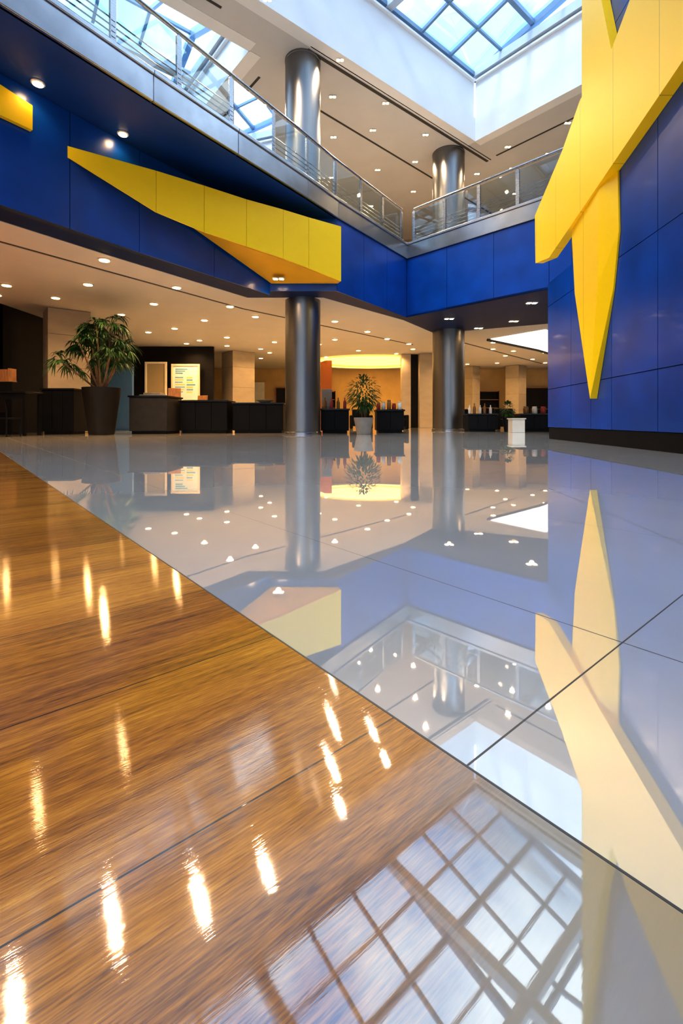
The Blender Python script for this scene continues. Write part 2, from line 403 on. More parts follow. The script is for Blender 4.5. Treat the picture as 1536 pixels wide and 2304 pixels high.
# ------------------------------------------------------------------ mezzanine
ZB, ZS, ZF = 3.8, 5.73, 6.17
E = [(-9.6,-1.9), (-4.9,5.2), (-3.17,7.8), (-2.1,9.35), (-0.83,11.2), (-0.12,12.3), (2.16,15.45), (5.38,12.1), (10.5,6.8), (18,-1)]
F = [(-10.4,-1.0), (-5.4,6.9), (-4.0,9.2), (-1.9,12.32)]
G = [(-11.2,-0.5), (-6.15,7.4), (-4.75,9.7), (-2.6,12.95), (-0.5,12.95), (2.1,15.85), (3.65,18.3), (7.4,16.4), (13,11), (17.9,6)]
bm = bmesh.new()
poly_slab(bm, E+[(18,30.9), (-15.9,30.9), (-15.9,-1.9)], ZS+0.02, ZF-0.02)
finish(bm, "floor", [mat("mezzanine_carpet", (0.30, 0.27, 0.24), 0.8)], kind="structure", label="mezzanine floor slab around the atrium")
bm = bmesh.new()
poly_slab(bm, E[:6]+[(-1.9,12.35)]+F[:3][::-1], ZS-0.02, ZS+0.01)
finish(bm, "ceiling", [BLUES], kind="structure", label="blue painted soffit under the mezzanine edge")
bm = bmesh.new()
for i in range(len(E)-1):
    slab(bm, E[i], E[i+1], ZS-0.02, ZF+0.03, -0.05, 0.05)
    slab(bm, E[i], E[i+1], ZF-0.02, ZF+0.06, -0.30, 0.08)
finish(bm, "trim_3", [BAND], kind="structure", label="satin stainless steel band along the mezzanine edge", bevel=0.012)
bm = bmesh.new()
for i in range(3): panels(bm, F[i], F[i+1], [ZB-0.1, ZS-0.02], 1.55)
panels(bm, F[3], (-0.12,12.32), [ZB, ZS-0.02], 2.0)
finish(bm, "wall_fascia", [BLUE, SEAM], kind="structure", label="royal blue metal fascia panels under the mezzanine")
bm = bmesh.new()
panels(bm, (-0.12,12.3), E[6], [ZB, ZS-0.02], 1.3, offs=-0.03)
panels(bm, E[6], E[7], [ZB, ZS-0.02], 1.5, offs=-0.03)
panels(bm, E[7], E[8], [ZB, ZS-0.02], 1.5, offs=-0.03)
panels(bm, E[8], E[9], [ZB, ZS-0.02], 1.5, offs=-0.03)
finish(bm, "wall_fascia", [BLUE, SEAM], kind="structure", label="royal blue metal fascia panels meeting at the inner corner")
bm = bmesh.new()
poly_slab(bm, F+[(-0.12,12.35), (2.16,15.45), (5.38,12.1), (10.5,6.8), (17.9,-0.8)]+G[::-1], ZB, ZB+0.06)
finish(bm, "ceiling", [BLUE_SHADED], kind="structure", label="blue underside of the mezzanine edge with shade put into its dark navy colour")
bm = bmesh.new()
poly_slab(bm, G+[(17.9,30.9), (-15.9,30.9), (-15.9,-0.5)], ZB-0.01, ZB+0.1)
slot(bm, (-7.3,7.6), (-3.0,14.2), 0.06, ZB-0.01); slot(bm, (-3.0,14.2), (3.2,21), 0.06, ZB-0.01)
slot(bm, (4.5,19.5), (12,28), 0.08, ZB-0.01)
finish(bm, "ceiling", [CEIL, GROOVE], kind="structure", label="cream ground floor ceiling with slot diffuser")

# ------------------------------------------------------------------ balustrades
def walk(path, step, start=0.0):
    out = []
    pts = [Vector(p) for p in path]
    segs = [(pts[i], pts[i+1], (pts[i+1]-pts[i]).length) for i in range(len(pts)-1)]
    tot = sum(s[2] for s in segs); n = max(1, round(tot/step)); st = tot/n
    for k in range(n+1):
        t = k*st
        for a, b, L in segs:
            if t <= L+1e-6: out.append((a+(b-a)*min(1, t/L), (b-a).normalized())); break
            t -= L
    return out
def offset_path(path, d):
    pts = [Vector(p) for p in path]; res = []
    for i, p in enumerate(pts):
        ns = []
        if i > 0: t = (p-pts[i-1]).normalized(); ns.append(Vector((-t.y, t.x)))
        if i < len(pts)-1: t = (pts[i+1]-p).normalized(); ns.append(Vector((-t.y, t.x)))
        n = sum(ns, Vector((0,0))).normalized(); n = n/max(0.5, n.dot(ns[0]))
        res.append(p+n*d)
    return res
def balustrade(path, step, label):
    path = offset_path(path, 0.12)
    base = empty("balustrade", (path[0].x, path[0].y, ZF+0.06), label, "railing")
    stations = walk(path, step)
    z0 = ZF+0.06
    first = None
    for p, d in stations:
        if first is None:
            bm = bmesh.new()
            bar(bm, (0,0,0), (0,0,1.04), 0.10, 0.045); bar(bm, (0,0,0), (0,0,0.03), 0.16, 0.12)
            bar(bm, (0,0,0.98), (0,0,1.1), 0.04, 0.02)
            for k in range(5): bar(bm, (-0.03,0,0.12+k*0.085), (0.03,0,0.12+k*0.085), 0.06, 0.016)
            me = bpy.data.meshes.new("post"); bmesh.ops.recalc_face_normals(bm, faces=bm.faces); bm.to_mesh(me); bm.free(); me.materials.append(STEEL)
            first = me
        o = bpy.data.objects.new("post", first); COL.objects.link(o); o.parent = base
        o.location = Vector((p.x, p.y, z0))-base.location
        o.rotation_euler[2] = math.atan2(d.y, d.x)+math.pi/2
    rail = [(p.x, p.y) for p in path]
    bm = bmesh.new(); tube(bm, [(x,y,z0+1.12) for x,y in rail], 0.038, 12)
    finish(bm, "handrail", [STEEL], parent=base, smooth=True)
    for k in range(4):
        bm = bmesh.new(); tube(bm, [(x,y,z0+0.16+k*0.11) for x,y in rail], 0.013, 6)
        finish(bm, "rail_rod", [STEEL], parent=base, smooth=True)
    for i in range(len(stations)-1):
        a, b = stations[i][0], stations[i+1][0]; d = (b-a).normalized()
        bm = bmesh.new(); n = Vector((d.y, -d.x))*0.03
        a2 = a+d*0.06+n; b2 = b-d*0.06+n
        f = bm.faces.new([bm.verts.new((a2.x,a2.y,z0+0.08)), bm.verts.new((b2.x,b2.y,z0+0.08)), bm.verts.new((b2.x,b2.y,z0+1.02)), bm.verts.new((a2.x,a2.y,z0+1.02))])
        finish(bm, "glass_panel", [GLASS], parent=base)
balustrade(E[:6]+[(2.08,15.34)], 1.2, "stainless steel and glass balustrade along the long mezzanine edge")
balustrade([(2.30,15.30), E[7], E[8]], 1.2, "stainless steel and glass balustrade on the short mezzanine edge")

# ------------------------------------------------------------------ columns
def column(x, y, r, label):
    base = empty("column", (x, y, 0), label, "column", group="brushed steel columns")
    bm = bmesh.new(); lathe(bm, [(r,0.06),(r,3.78),(r,6.2),(r,H-0.07)], x, y, 64)
    finish(bm, "shaft", [DSTEEL], parent=base, smooth=True)
    bm = bmesh.new(); lathe(bm, [(r+0.03,0.0),(r+0.03,0.055),(r+0.005,0.075)], x, y, 64)
    finish(bm, "base_ring", [STEEL], parent=base, smooth=True)
    bm = bmesh.new(); lathe(bm, [(r-0.012,H-0.072),(r+0.01,H-0.06),(r+0.01,H-0.003)], x, y, 64)
    finish(bm, "collar", [DSTEEL], parent=base, smooth=True)
column(-1.1, 13.3, 0.5, "brushed steel round column beneath the yellow wedge")
column(4.1, 17.9, 0.6, "brushed steel round column near the dark counters")

# ------------------------------------------------------------------ blue feature wall and star
def wx(y): return 4.45-0.0956*(10-y)
bm = bmesh.new()
ys = [10, 8.75, 7.17, 5.95, 4.7, 3.4, 2.1, 0.8, -0.5, -1.8, -3.1]
zs_hi = [0.25, 1.05, 2.82, 4.6, 6.4, 8.2, 10.3]
for i in range(len(ys)-1):
    y0, y1 = ys[i], ys[i+1]
    if i == 0: panels(bm, (wx(y0),y0), (wx(y1),y1), [0.25, 1.05, 2.82, 3.32], 3)
    elif i == 1:
        panels(bm, (wx(8.75),8.75), (wx(7.9),7.9), [0.25,1.05,2.82,3.9], 3); panels(bm, (wx(7.9),7.9), (wx(7.17),7.17), zs_hi, 3)
    else: panels(bm, (wx(y0),y0), (wx(y1),y1), zs_hi, 3)
slab(bm, (wx(10),10), (wx(7.95),7.95), 0, 3.32, -0.7, -0.12, 0)
slab(bm, (wx(7.9),7.9), (wx(-3.1),-3.1), 0, 10.3, -0.7, -0.12, 0)
finish(bm, "wall_feature", [BLUE, SEAM], kind="structure", label="tall royal blue metal-panel feature wall")
bm = bmesh.new(); slab(bm, (wx(10),10), (wx(-3.1),-3.1), 0, 0.24, -0.1, 0.005)
finish(bm, "baseboard_feature", [BLACK], kind="structure", label="black recessed plinth below the blue wall")

def seam_mat(name, col, dark, axis, per, off):
    m, nt, b = newmat(name)
    tc = N(nt, "ShaderNodeTexCoord"); sp = N(nt, "ShaderNodeSeparateXYZ"); nt.links.new(tc.outputs["Object"], sp.inputs[0])
    f = M(nt, 'FRACT', M(nt, 'DIVIDE', M(nt, 'SUBTRACT', sp.outputs[axis], off), per))
    s = M(nt, 'LESS_THAN', M(nt, 'MULTIPLY', M(nt, 'MINIMUM', f, M(nt, 'SUBTRACT', 1.0, f)), per), 0.005)
    mx = N(nt, "ShaderNodeMix", data_type='RGBA'); nt.links.new(s, mx.inputs[0])
    mx.inputs[6].default_value = col+(1,); mx.inputs[7].default_value = dark+(1,)
    nt.links.new(mx.outputs[2], b.inputs["Base Color"]); b.inputs["Roughness"].default_value = 0.38
    return m
YSTAR = seam_mat("yellow_star_panel", (1.0,0.64,0.002), (0.55,0.32,0.01), 1, 1.15, 0.31)
main = [(10.34,4.93),(10.3,3.86),(9.45,3.685),(6.93,4.10),(5.26,4.38),(2.6,4.83),(2.6,6.7),(6.31,6.08),(6.87,5.80),(7.935,5.84),(8.745,5.44)]
up_sp = [(7.935,5.5),(6.75,5.5),(6.87,5.80),(7.21,6.89),(7.92,10.1)]
def blade(bm, pts, offs, mi=0):
    fr = []; bk = []
    for (y, z), o_ in zip(pts, offs if isinstance(offs, list) else [offs]*len(pts)):
        fr.append(bm.verts.new((wx(y)-o_, y, z))); bk.append(bm.verts.new((wx(y)-0.034, y, z)))
    for t in tessellate_polygon([[Vector((y, z, 0)) for y, z in pts]]):
        bm.faces.new([fr[i] for i in t]); bm.faces.new([bk[i] for i in t])
    for i in range(len(pts)):
        j = (i+1) % len(pts); bm.faces.new((fr[i], fr[j], bk[j], bk[i]))
bm = bmesh.new()
blade(bm, main, 0.20)
blade(bm, up_sp, 0.17)
# lower spike: two facets folded about a slightly raised ridge
blade(bm, [(8.47,4.3),(8.47,3.84),(8.33,2.66),(7.66,0.75),(7.35,2.5),(7.28,4.3)], [0.13,0.13,0.13,0.15,0.17,0.17])
blade(bm, [(7.28,4.3),(7.35,2.5),(7.66,0.75),(7.06,2.38),(6.89,3.19),(6.93,4.3)], [0.17,0.17,0.15,0.06,0.06,0.06])
finish(bm, "star_sculpture", [YSTAR], label="faceted yellow metal star-shaped relief fixed to blue wall", cat="wall sculpture")

# yellow wedge
top = [(-4.70,8.0,5.09,4.90), (-3.58,9.0,5.20,4.40), (-2.84,9.63,5.23,4.27), (-2.10,10.27,5.25,4.22), (-1.37,10.9,5.31,4.17), (-0.81,11.39,5.34,4.10), (-0.02,12.05,5.39,3.98)]
back = [(-0.10,12.25,5.39,3.98), (-1.84,12.25,5.36,3.98), (-3.225,10.17,5.25,4.58), (-3.91,9.16,5.22,4.70)]
bm = bmesh.new(); allp = top+back
vt = [bm.verts.new((x,y,a)) for x,y,a,b in allp]; vb = [bm.verts.new((x,y,b)) for x,y,a,b in allp]
for t in tessellate_polygon([[Vector((p[0],p[1],0)) for p in allp]]):
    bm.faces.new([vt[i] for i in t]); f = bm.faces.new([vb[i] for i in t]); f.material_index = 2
n = len(allp)
for i in range(n):
    f = bm.faces.new((vt[i], vt[(i+1)%n], vb[(i+1)%n], vb[i]))
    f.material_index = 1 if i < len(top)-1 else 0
for i in range(len(top)-1):
    a, b = top[i], top[i+1]
    pa, pb = Vector(a[:2]), Vector(b[:2]); d = (pb-pa); L = d.length; g = 0.004/L
    def lerp(t): return [a[k]+(b[k]-a[k])*t for k in range(4)]
    s, e = lerp(g), lerp(1-g); nn = Vector((d.y, -d.x)).normalized()
    q = []
    for p in (s, e):
        for o2 in (0.0, 0.02):
            q.append([(p[0]+nn.x*o2, p[1]+nn.y*o2, p[2]), (p[0]+nn.x*o2, p[1]+nn.y*o2, p[3])])
    hexa(bm, [q[0][1], q[2][1], q[3][1], q[1][1], q[0][0], q[2][0], q[3][0], q[1][0]], 0)
finish(bm, "wedge_sculpture", [YEL, YELD, YELU], label="long tapering yellow metal wedge projecting from blue fascia", cat="wall sculpture")
bm = bmesh.new()
ws = [(-6.0,5.95,5.68,5.0), (-5.02,7.50,5.41,5.02)]
dd = Vector((0.84,-0.54))
def pt(p, o, z): return (p[0]+dd.x*o, p[1]+dd.y*o, z)
a, b = ws; o0, o1 = 0.04, 0.12
hexa(bm, [pt(a,o0,a[3]), pt(b,o0,b[3]), pt(b,o1,b[3]), pt(a,o1,a[3]), pt(a,o0,a[2]), pt(b,o0,b[2]), pt(b,o1,b[2]), pt(a,o1,a[2])])
finish(bm, "wedge_sculpture", [YEL], label="short yellow metal wedge end fixed to blue fascia", cat="wall sculpture")

# ------------------------------------------------------------------ downlights
def lampdata(name, e, r, ang=2.7, col=(1.0, 0.62, 0.29)):
    l = bpy.data.lights.new(name, 'SPOT'); l.energy = e; l.shadow_soft_size = r; l.spot_size = ang; l.spot_blend = 0.7; l.color = col
    return l
def fixture_mesh(r, square=False, lens=LAMPM):
    bm = bmesh.new()
    if square:
        for sx in (-r*0.75, r*0.75):
            box(bm, sx-r*0.72, sx+r*0.72, -r*0.8, r*0.8, -0.02, 0.0, 0)
            box(bm, sx-r*0.5, sx+r*0.5, -r*0.55, r*0.55, -0.026, -0.018, 1)
    else:
        lathe(bm, [(r*1.35,0.0),(r*1.35,-0.012),(r*1.05,-0.022)], 0, 0, 24, 0)
        lathe(bm, [(r,-0.021),(r*0.98,-0.030)], 0, 0, 24, 1)
    bmesh.ops.recalc_face_normals(bm, faces=bm.faces)
    me = bpy.data.meshes.new("downlight"); bm.to_mesh(me); bm.free(); me.materials.append(RING); me.materials.append(lens)
    return me
def downlights(pts, z, me, ld, group, label):
    for x, y in pts:
        o = bpy.data.objects.new("downlight", me); COL.objects.link(o); o.location = (x, y, z)
        o["label"] = label; o["category"] = "ceiling light"; o["group"] = group
        if ld:
            l = bpy.data.objects.new("bulb", ld); COL.objects.link(l); l.parent = o; l.location = (0, 0, -0.06)
low = [(-8.15,11.36),(-6.13,11.29),(-4.86,9.57),(-4.08,11.55),(-5.29,13.17),(-6.84,14.5),(-4.5,15.33),(-2.73,14.8),(-3.22,13.48),(-5.97,16.7),(-6.64,20.0),(-5.84,19.2),(-4.54,18.5),(-3.72,21.5),(-7.2,17.4),(-0.22,15.5),(-0.27,19.0),(2.9,20.1),(0.96,17.3),(2.7,23),(-1.9,17.6),(-1.6,22.6),(0.8,22),(-8.8,9.2)]
low = [(x*1.03, y*1.03) for x, y in low]+[(8.6,24.5),(10.2,23.4),(7.2,22.2),(9.2,27.6),(6.2,25.6),(5.6,22.4),(12.0,27.5),(4.4,25.8),(-6.4,8.2),(-7.6,9.6),(-7.6,6.4)]
LM = fixture_mesh(0.10); LD = lampdata("warm_spot", 175, 0.06)
downlights(low, ZB-0.012, LM, LD, "round warm downlights in the ground floor ceiling", "small round warm white recessed downlight in cream ceiling")
more = [(-9.3,12.6),(-7.9,12.9),(-2.9,20.2),(-4.4,25.5),(-2.4,26),(-3.2,28.5),(-0.8,25),(1.9,19.4),(3.4,22.2),(5.6,28.5),(7.6,28.2),(10.6,25.9),(-1.0,20.8),(6.6,20.3),(-5.2,21.2),(-3.6,23.4),(8.4,22.8)]
downlights(more, ZB-0.012, LM, None, "round warm downlights in the ground floor ceiling", "small round warm white recessed downlight in cream ceiling")
up = [(-0.04,13.2),(-0.28,14.7),(-2.53,15.1),(1.42,15.0),(1.1,16.4),(-0.29,16.8),(3.0,16.66),(2.9,18.4),(1.47,19),(3.2,20.8),(5.6,19.3),(6.9,18.9),(6.2,17.4),(7.75,16.0),(7.9,17.85),(-1.8,11.3),(-0.4,19.6),(-2.6,17.8),(-4.4,16.6),(-4.6,19.2),(1.4,22.2),(5.4,22),(7.8,21),(-2.2,21.4),(-6.3,18.4),(-5.04,10.28),(-6.0,8.6),(-3.2,10.6)]
downlights(up, H-0.004, fixture_mesh(0.075, True, LAMPW), lampdata("upper_spot", 330, 0.07, 2.4, (1.0,0.76,0.50)), "square downlights in the upper ceiling", "small square twin recessed downlight in upper ceiling")
downlights([(-4.78,7.35),(-4.05,8.65),(-5.9,5.4),(-7.0,3.7)], ZS-0.02, fixture_mesh(0.075, False, LAMPW), lampdata("soffit_spot", 14, 0.06), "round downlights in the blue soffit", "round warm downlight recessed in blue soffit")
downlights([(3.6,15.6),(5.5,13.5),(5.05,17.2),(5.9,16.0)], ZB-0.002, fixture_mesh(0.11, True, LAMPW), lampdata("twin_spot", 60, 0.07), "twin square downlights in the shaded blue soffit", "twin square downlight recessed in shaded blue soffit")
o = bpy.data.objects.new("downlight", fixture_mesh(0.10, True, LAMPW)); COL.objects.link(o); o.location = (-1.6, 11.85, 3.998)
o["label"] = "twin square downlight under the yellow wedge"; o["category"] = "ceiling light"
l = bpy.data.objects.new("bulb", lampdata("wedge_spot", 60, 0.07)); COL.objects.link(l); l.parent = o; l.location = (0, 0, -0.06)

# ------------------------------------------------------------------ ground floor interior
bm = bmesh.new(); slab(bm, (-15.8,13.5), (-9.9,13.5), 0, ZB-0.02, -0.15, 0); slab(bm, (-9.9,13.5), (-9.9,21.5), 0, ZB-0.02, -0.15, 0); slab(bm, (-9.9,21.5), (-5.9,21.5), 0, ZB-0.02, -0.15, 0)
finish(bm, "wall_lounge", [DARK], kind="structure", label="dark brown panelled lounge wall")
def pillar(c, lu, lv, label, joints=(1.0, 2.0, 3.0), edge=False):
    bm = bmesh.new(); z = 0
    for zz in list(joints)+[ZB-0.015]:
        rbox(bm, c, B, lu, lv, z+0.004, zz-0.004); z = zz
    rbox(bm, c, B, lu-0.02, lv-0.02, 0, ZB-0.02, 1)
    finish(bm, "pillar", [STONE, STJ], label=label, cat="pillar", bevel=0.008)
pillar((-8.65,14.7), 1.15, 1.0, "square travertine-clad pillar beside potted palm")
pillar((-5.2,23.5), 1.2, 1.2, "square travertine pillar at end of dark wall")
pillar((10.9,29.2), 0.9, 0.9, "slim travertine pillar behind dark counters")
pillar((8.2,29.6), 0.8, 0.8, "slim travertine pillar near the rear wall")
bm = bmesh.new()
box(bm, 3.95, 4.9, 23.6, 24.8, 0, ZB-0.015, 0); box(bm, 3.1, 3.55, 23.9, 24.6, 0, ZB-0.015, 0); box(bm, 3.55, 3.95, 24.1, 24.5, 0, ZB-0.015, 1)
finish(bm, "pillar", [STONE, DARK], label="wide travertine pier with dark recessed centre", cat="pillar", bevel=0.01)
bm = bmesh.new(); box(bm, -1.5, -0.55, 26.5, 26.7, 0, ZB-0.015); finish(bm, "wall_orange", [ORANGE], kind="structure", label="narrow orange painted partition")
# glowing ceiling cove: stepped oval with lit inner band
bm = bmesh.new()
seg = 64; cx, cy = 1.7, 27.0
def ring(rx, ry, z): return [bm.verts.new((cx+rx*math.cos(2*math.pi*k/seg), cy+ry*math.sin(2*math.pi*k/seg), z)) for k in range(seg)]
R = [ring(3.5,2.9,ZB-0.012), ring(3.5,2.9,ZB-0.10), ring(2.9,2.4,ZB-0.10), ring(2.7,2.2,ZB-0.02)]
for i, mi in ((0,1),(1,0),(2,1)):
    for k in range(seg):
        f = bm.faces.new((R[i][k], R[i][(k+1)%seg], R[i+1][(k+1)%seg], R[i+1][k])); f.material_index = mi
f = bm.faces.new(R[3]); f.material_index = 0
finish(bm, "ceiling_light", [COVE, COVEW], label="large oval glowing warm ceiling cove", cat="ceiling light")
bm = bmesh.new(); poly_slab(bm, [(6.2,19.4),(7.6,17.4),(11.0,20.4),(14,24.2),(14.5,28.6),(12.2,25.2),(9.4,22.2)], ZB-0.05, ZB-0.02)
finish(bm, "ceiling_light", [SLOT], label="curved luminous white ceiling panel", cat="ceiling light")
bm = bmesh.new(); tube(bm, [(6.1,19.5,ZB-0.06),(9.3,22.3,ZB-0.06),(12.1,25.3,ZB-0.06),(14.4,28.7,ZB-0.06)], 0.05, 8)
finish(bm, "trim_4", [GROOVE], kind="structure", label="dark edge of luminous ceiling panel")
# darker recessed zones along the rear wall
for i, (x0, x1) in enumerate([(-4.3,-2.4),(5.2,7.9),(11.6,15.5)]):
    bm = bmesh.new(); box(bm, x0, x1, 30.75, 30.86, 0, 2.5); box(bm, x0-0.06, x0, 30.72, 30.9, 0, 2.56, 1); box(bm, x1, x1+0.06, 30.72, 30.9, 0, 2.56, 1); box(bm, x0-0.06, x1+0.06, 30.72, 30.9, 2.5, 2.56, 1)
    finish(bm, "door_%d" % (i+1), [DARK, WOODF], kind="structure", label="dark doorway panel with oak surround in rear wall")

def counter(x0, x1, y0, y1, h, label, body=BLACK, topm=BLACKT, n=3):
    e = empty("counter", ((x0+x1)/2, (y0+y1)/2, 0), label, "counter")
    bm = bmesh.new(); box(bm, x0+0.03, x1-0.03, y0+0.05, y1-0.03, 0.08, h-0.05)
    w = (x1-x0-0.06)/n
    for i in range(n): box(bm, x0+0.03+i*w+0.008, x0+0.03+(i+1)*w-0.008, y0+0.03, y0+0.055, 0.1, h-0.07)
    finish(bm, "body", [body], parent=e, bevel=0.006)
    bm = bmesh.new(); box(bm, x0+0.08, x1-0.08, y0+0.1, y1-0.08, 0, 0.08); finish(bm, "plinth", [BLACK], parent=e)
    bm = bmesh.new(); box(bm, x0, x1, y0, y1, h-0.05, h); finish(bm, "countertop", [topm], parent=e, bevel=0.008)
    return e
counter(-8.35,-7.4,12.9,13.7,1.28, "tall black service counter beside palm planter")
counter(-6.1,-4.95,13.3,14.6,1.10, "grey stone clad reception counter block", GREYC, BLACKT, 1)
counter(-4.9,-3.4,14.0,15.0,1.0, "low black laminate counter with gloss top")
counter(-3.35,-1.75,14.2,15.2,0.93, "low black laminate counter next to steel column")
counter(-0.65,0.25,13.9,14.7,0.74, "short black counter behind steel column", n=2)
counter(1.05,1.95,14.3,15.2,0.72, "black display counter with bottles and jars", n=2)
counter(4.3,5.35,15.9,16.7,0.62, "low black counter on polished tile")
counter(6.1,7.5,15.9,16.7,0.62, "low black counter near blue wall")

def table(x, y, w, d, h, label):
    e = empty("table", (x, y, 0), label, "table")
    bm = bmesh.new(); box(bm, x-w/2, x+w/2, y-d/2, y+d/2, h-0.05, h); finish(bm, "tabletop", [BLACKT], parent=e, bevel=0.01)
    for sx in (-1, 1):
        for sy in (-1, 1):
            bm = bmesh.new(); cx = x+sx*(w/2-0.07); cy = y+sy*(d/2-0.07)
            box(bm, cx-0.035, cx+0.035, cy-0.035, cy+0.035, 0, h-0.05); finish(bm, "leg", [BLACK], parent=e, bevel=0.005)
    bm = bmesh.new(); box(bm, x-w/2+0.07, x+w/2-0.07, y-d/2+0.06, y-d/2+0.09, h-0.2, h-0.05); finish(bm, "apron", [BLACK], parent=e)
table(-8.6, 11.95, 1.5, 0.7, 1.12, "tall black rectangular bar table")
def chair(x, y, m, seat_h, back_h, label, rot=0.0, cat="chair", name="chair"):
    e = empty(name, (x, y, 0), label, cat); w = 0.44
    bm = bmesh.new(); box(bm, x-w/2, x+w/2, y-w/2, y+w/2, seat_h-0.04, seat_h); finish(bm, "seat", [m], parent=e, bevel=0.012)
    bm = bmesh.new()
    hexa(bm, [(x-w/2,y+w/2-0.03,seat_h+0.12),(x+w/2,y+w/2-0.03,seat_h+0.12),(x+w/2,y+w/2,seat_h+0.12),(x-w/2,y+w/2,seat_h+0.12),
              (x-w/2,y+w/2+0.04,back_h),(x+w/2,y+w/2+0.04,back_h),(x+w/2,y+w/2+0.07,back_h),(x-w/2,y+w/2+0.07,back_h)])
    finish(bm, "backrest", [m], parent=e, bevel=0.01)
    for sx in (-1, 1):
        for sy in (-1, 1):
            bm = bmesh.new(); top_z = seat_h-0.04 if sy < 0 else seat_h+0.2
            tube(bm, [(x+sx*(w/2-0.03),y+sy*(w/2-0.02),0),(x+sx*(w/2-0.03),y+sy*(w/2-0.02),top_z)], 0.018, 8)
            finish(bm, "leg", [m], parent=e)
    e.rotation_euler[2] = rot
    return e
chair(-8.0, 11.15, BLACK, 0.46, 0.86, "black slim-legged chair under tall bar table", 3.0)
chair(-5.95, 16.6, WOODF, 0.48, 1.55, "light oak high-backed chair behind counters", 0.3)
chair(-5.2, 16.9, WOODF, 0.48, 1.3, "light oak chair behind counters", -0.4)
chair(-2.6, 16.4, WOODF, 0.46, 1.05, "oak chair near black counter", 0.5)

e = empty("sideboard", (-10.4,12.95,0), "black sideboard against dark wall", "sideboard")
bm = bmesh.new(); box(bm, -11.4,-9.0,12.75,13.15,0.05,1.45); finish(bm, "body", [BLACK], parent=e, bevel=0.01)
bm = bmesh.new(); box(bm, -11.35,-9.05,12.78,13.1,0,0.05); finish(bm, "plinth", [BLACK], parent=e)
bm = bmesh.new(); box(bm, -10.4,-9.1,12.8,13.1,1.45,1.49); box(bm, -10.4,-10.35,12.8,13.1,1.49,1.82); box(bm, -9.15,-9.1,12.8,13.1,1.49,1.82); box(bm, -10.4,-9.1,13.07,13.1,1.49,1.82); box(bm, -10.35,-9.8,12.8,13.1,1.6,1.63)
finish(bm, "wooden_tray", [WOODF], label="light wood open display box on the sideboard", cat="box")

CFR = mat("cream_frame", (0.66,0.56,0.38), 0.4, emit=(1,0.8,0.45), estr=0.08)
def display(x0, x1, z0, z1, y, m, label, ink=True):
    e = empty("poster_case", ((x0+x1)/2, y, z0), label, "poster")
    bm = bmesh.new(); t = 0.09
    for q in ((x0,x1,z0,z0+t),(x0,x1,z1-t,z1),(x0,x0+t,z0+t,z1-t),(x1-t,x1,z0+t,z1-t)): box(bm, q[0],q[1],y-0.08,y,q[2],q[3])
    finish(bm, "frame", [CFR], parent=e, bevel=0.008)
    bm = bmesh.new(); box(bm, x0+t, x1-t, y-0.04, y-0.02, z0+t, z1-t)
    finish(bm, "sheet", [m], parent=e)
    if ink:
        bm = bmesh.new(); w = x1-x0-2*t-0.16; xx = x0+t+0.08
        zt = z1-t-0.12
        for k in range(3): box(bm, xx+0.02, xx+w*(0.6-0.12*k), y-0.046, y-0.041, zt-0.05-k*0.09, zt-k*0.09, 0)
        for k in range(7):
            z = zt-0.38-k*0.11
            box(bm, xx, xx+w*random.uniform(0.35,0.5), y-0.046, y-0.041, z-0.04, z, k%2)
            box(bm, xx+w*0.55, xx+w*random.uniform(0.8,1.0), y-0.046, y-0.041, z-0.06, z, (k+1)%2)
        finish(bm, "print", [MAP1, MAP2], parent=e)
display(-7.75,-6.45,1.25,2.95,21.3,POSTER,"pale framed information poster on dark wall")
display(-8.95,-7.95,1.0,3.05,21.3,CREAMP,"cream framed glazed panel on dark wall", False)
bm = bmesh.new(); box(bm, -8.6,-7.65,17.0,17.06,0.05,2.3); box(bm, -8.65,-8.6,16.95,17.1,0,2.35); box(bm, -7.65,-7.6,16.95,17.1,0,2.35); box(bm,-8.9,-7.4,16.9,17.15,0,0.04)
finish(bm, "folding_screen", [BLUESCR], label="blue freestanding panel behind potted palm", cat="screen", bevel=0.006)
bm = bmesh.new(); box(bm, -6.6,-5.1,30.88,30.98,1.3,2.9); finish(bm, "picture", [mat("white_canvas", (0.75,0.76,0.74), 0.6)], label="plain white panel on the beige rear wall", cat="picture", bevel=0.01)
bm = bmesh.new(); box(bm, 5.42,5.82,14.8,15.2,0.0,0.42); box(bm,5.39,5.85,14.77,15.23,0.42,0.46)
finish(bm, "pedestal", [CREAMB], label="small white box pedestal before black counters", cat="pedestal", bevel=0.01)

def bottle(x, y, z, h, r, m, label, name, cat, group):
    bm = bmesh.new(); lathe(bm, [(r,0),(r,h*0.55),(r*0.9,h*0.65),(r*0.38,h*0.78),(r*0.35,h),(r*0.3,h)], 0, 0, 16)
    o = finish(bm, name, [m], label=label, cat=cat, group=group, smooth=True, origin=(0,0,0)); o.location = (x, y, z); return o
def jar(x, y, z, h, r, m, label, group):
    bm = bmesh.new(); lathe(bm, [(r*0.85,0),(r,h*0.1),(r,h*0.75),(r*0.8,h*0.82),(r*0.85,h*0.84),(r*0.85,h)], 0, 0, 16)
    o = finish(bm, "jar", [m], label=label, cat="jar", group=group, smooth=True, origin=(0,0,0)); o.location = (x, y, z); return o
for i in range(5):
    jar(1.15+i*0.165, 14.55+0.1*(i%2), 0.72, 0.2+0.05*(i%3), 0.065, (RED, CREAMB, AMBER)[i%3], ("red","white","amber")[i%3]+" lidded jar on black display counter", "jars on the display counter")
for i in range(4):
    bottle(-0.5+i*0.2, 14.2, 0.74, 0.34, 0.05, (AMBER, RED)[i%2], ("amber","red")[i%2]+" bottle on short black counter", "bottle", "bottle", "bottles on the short counter")
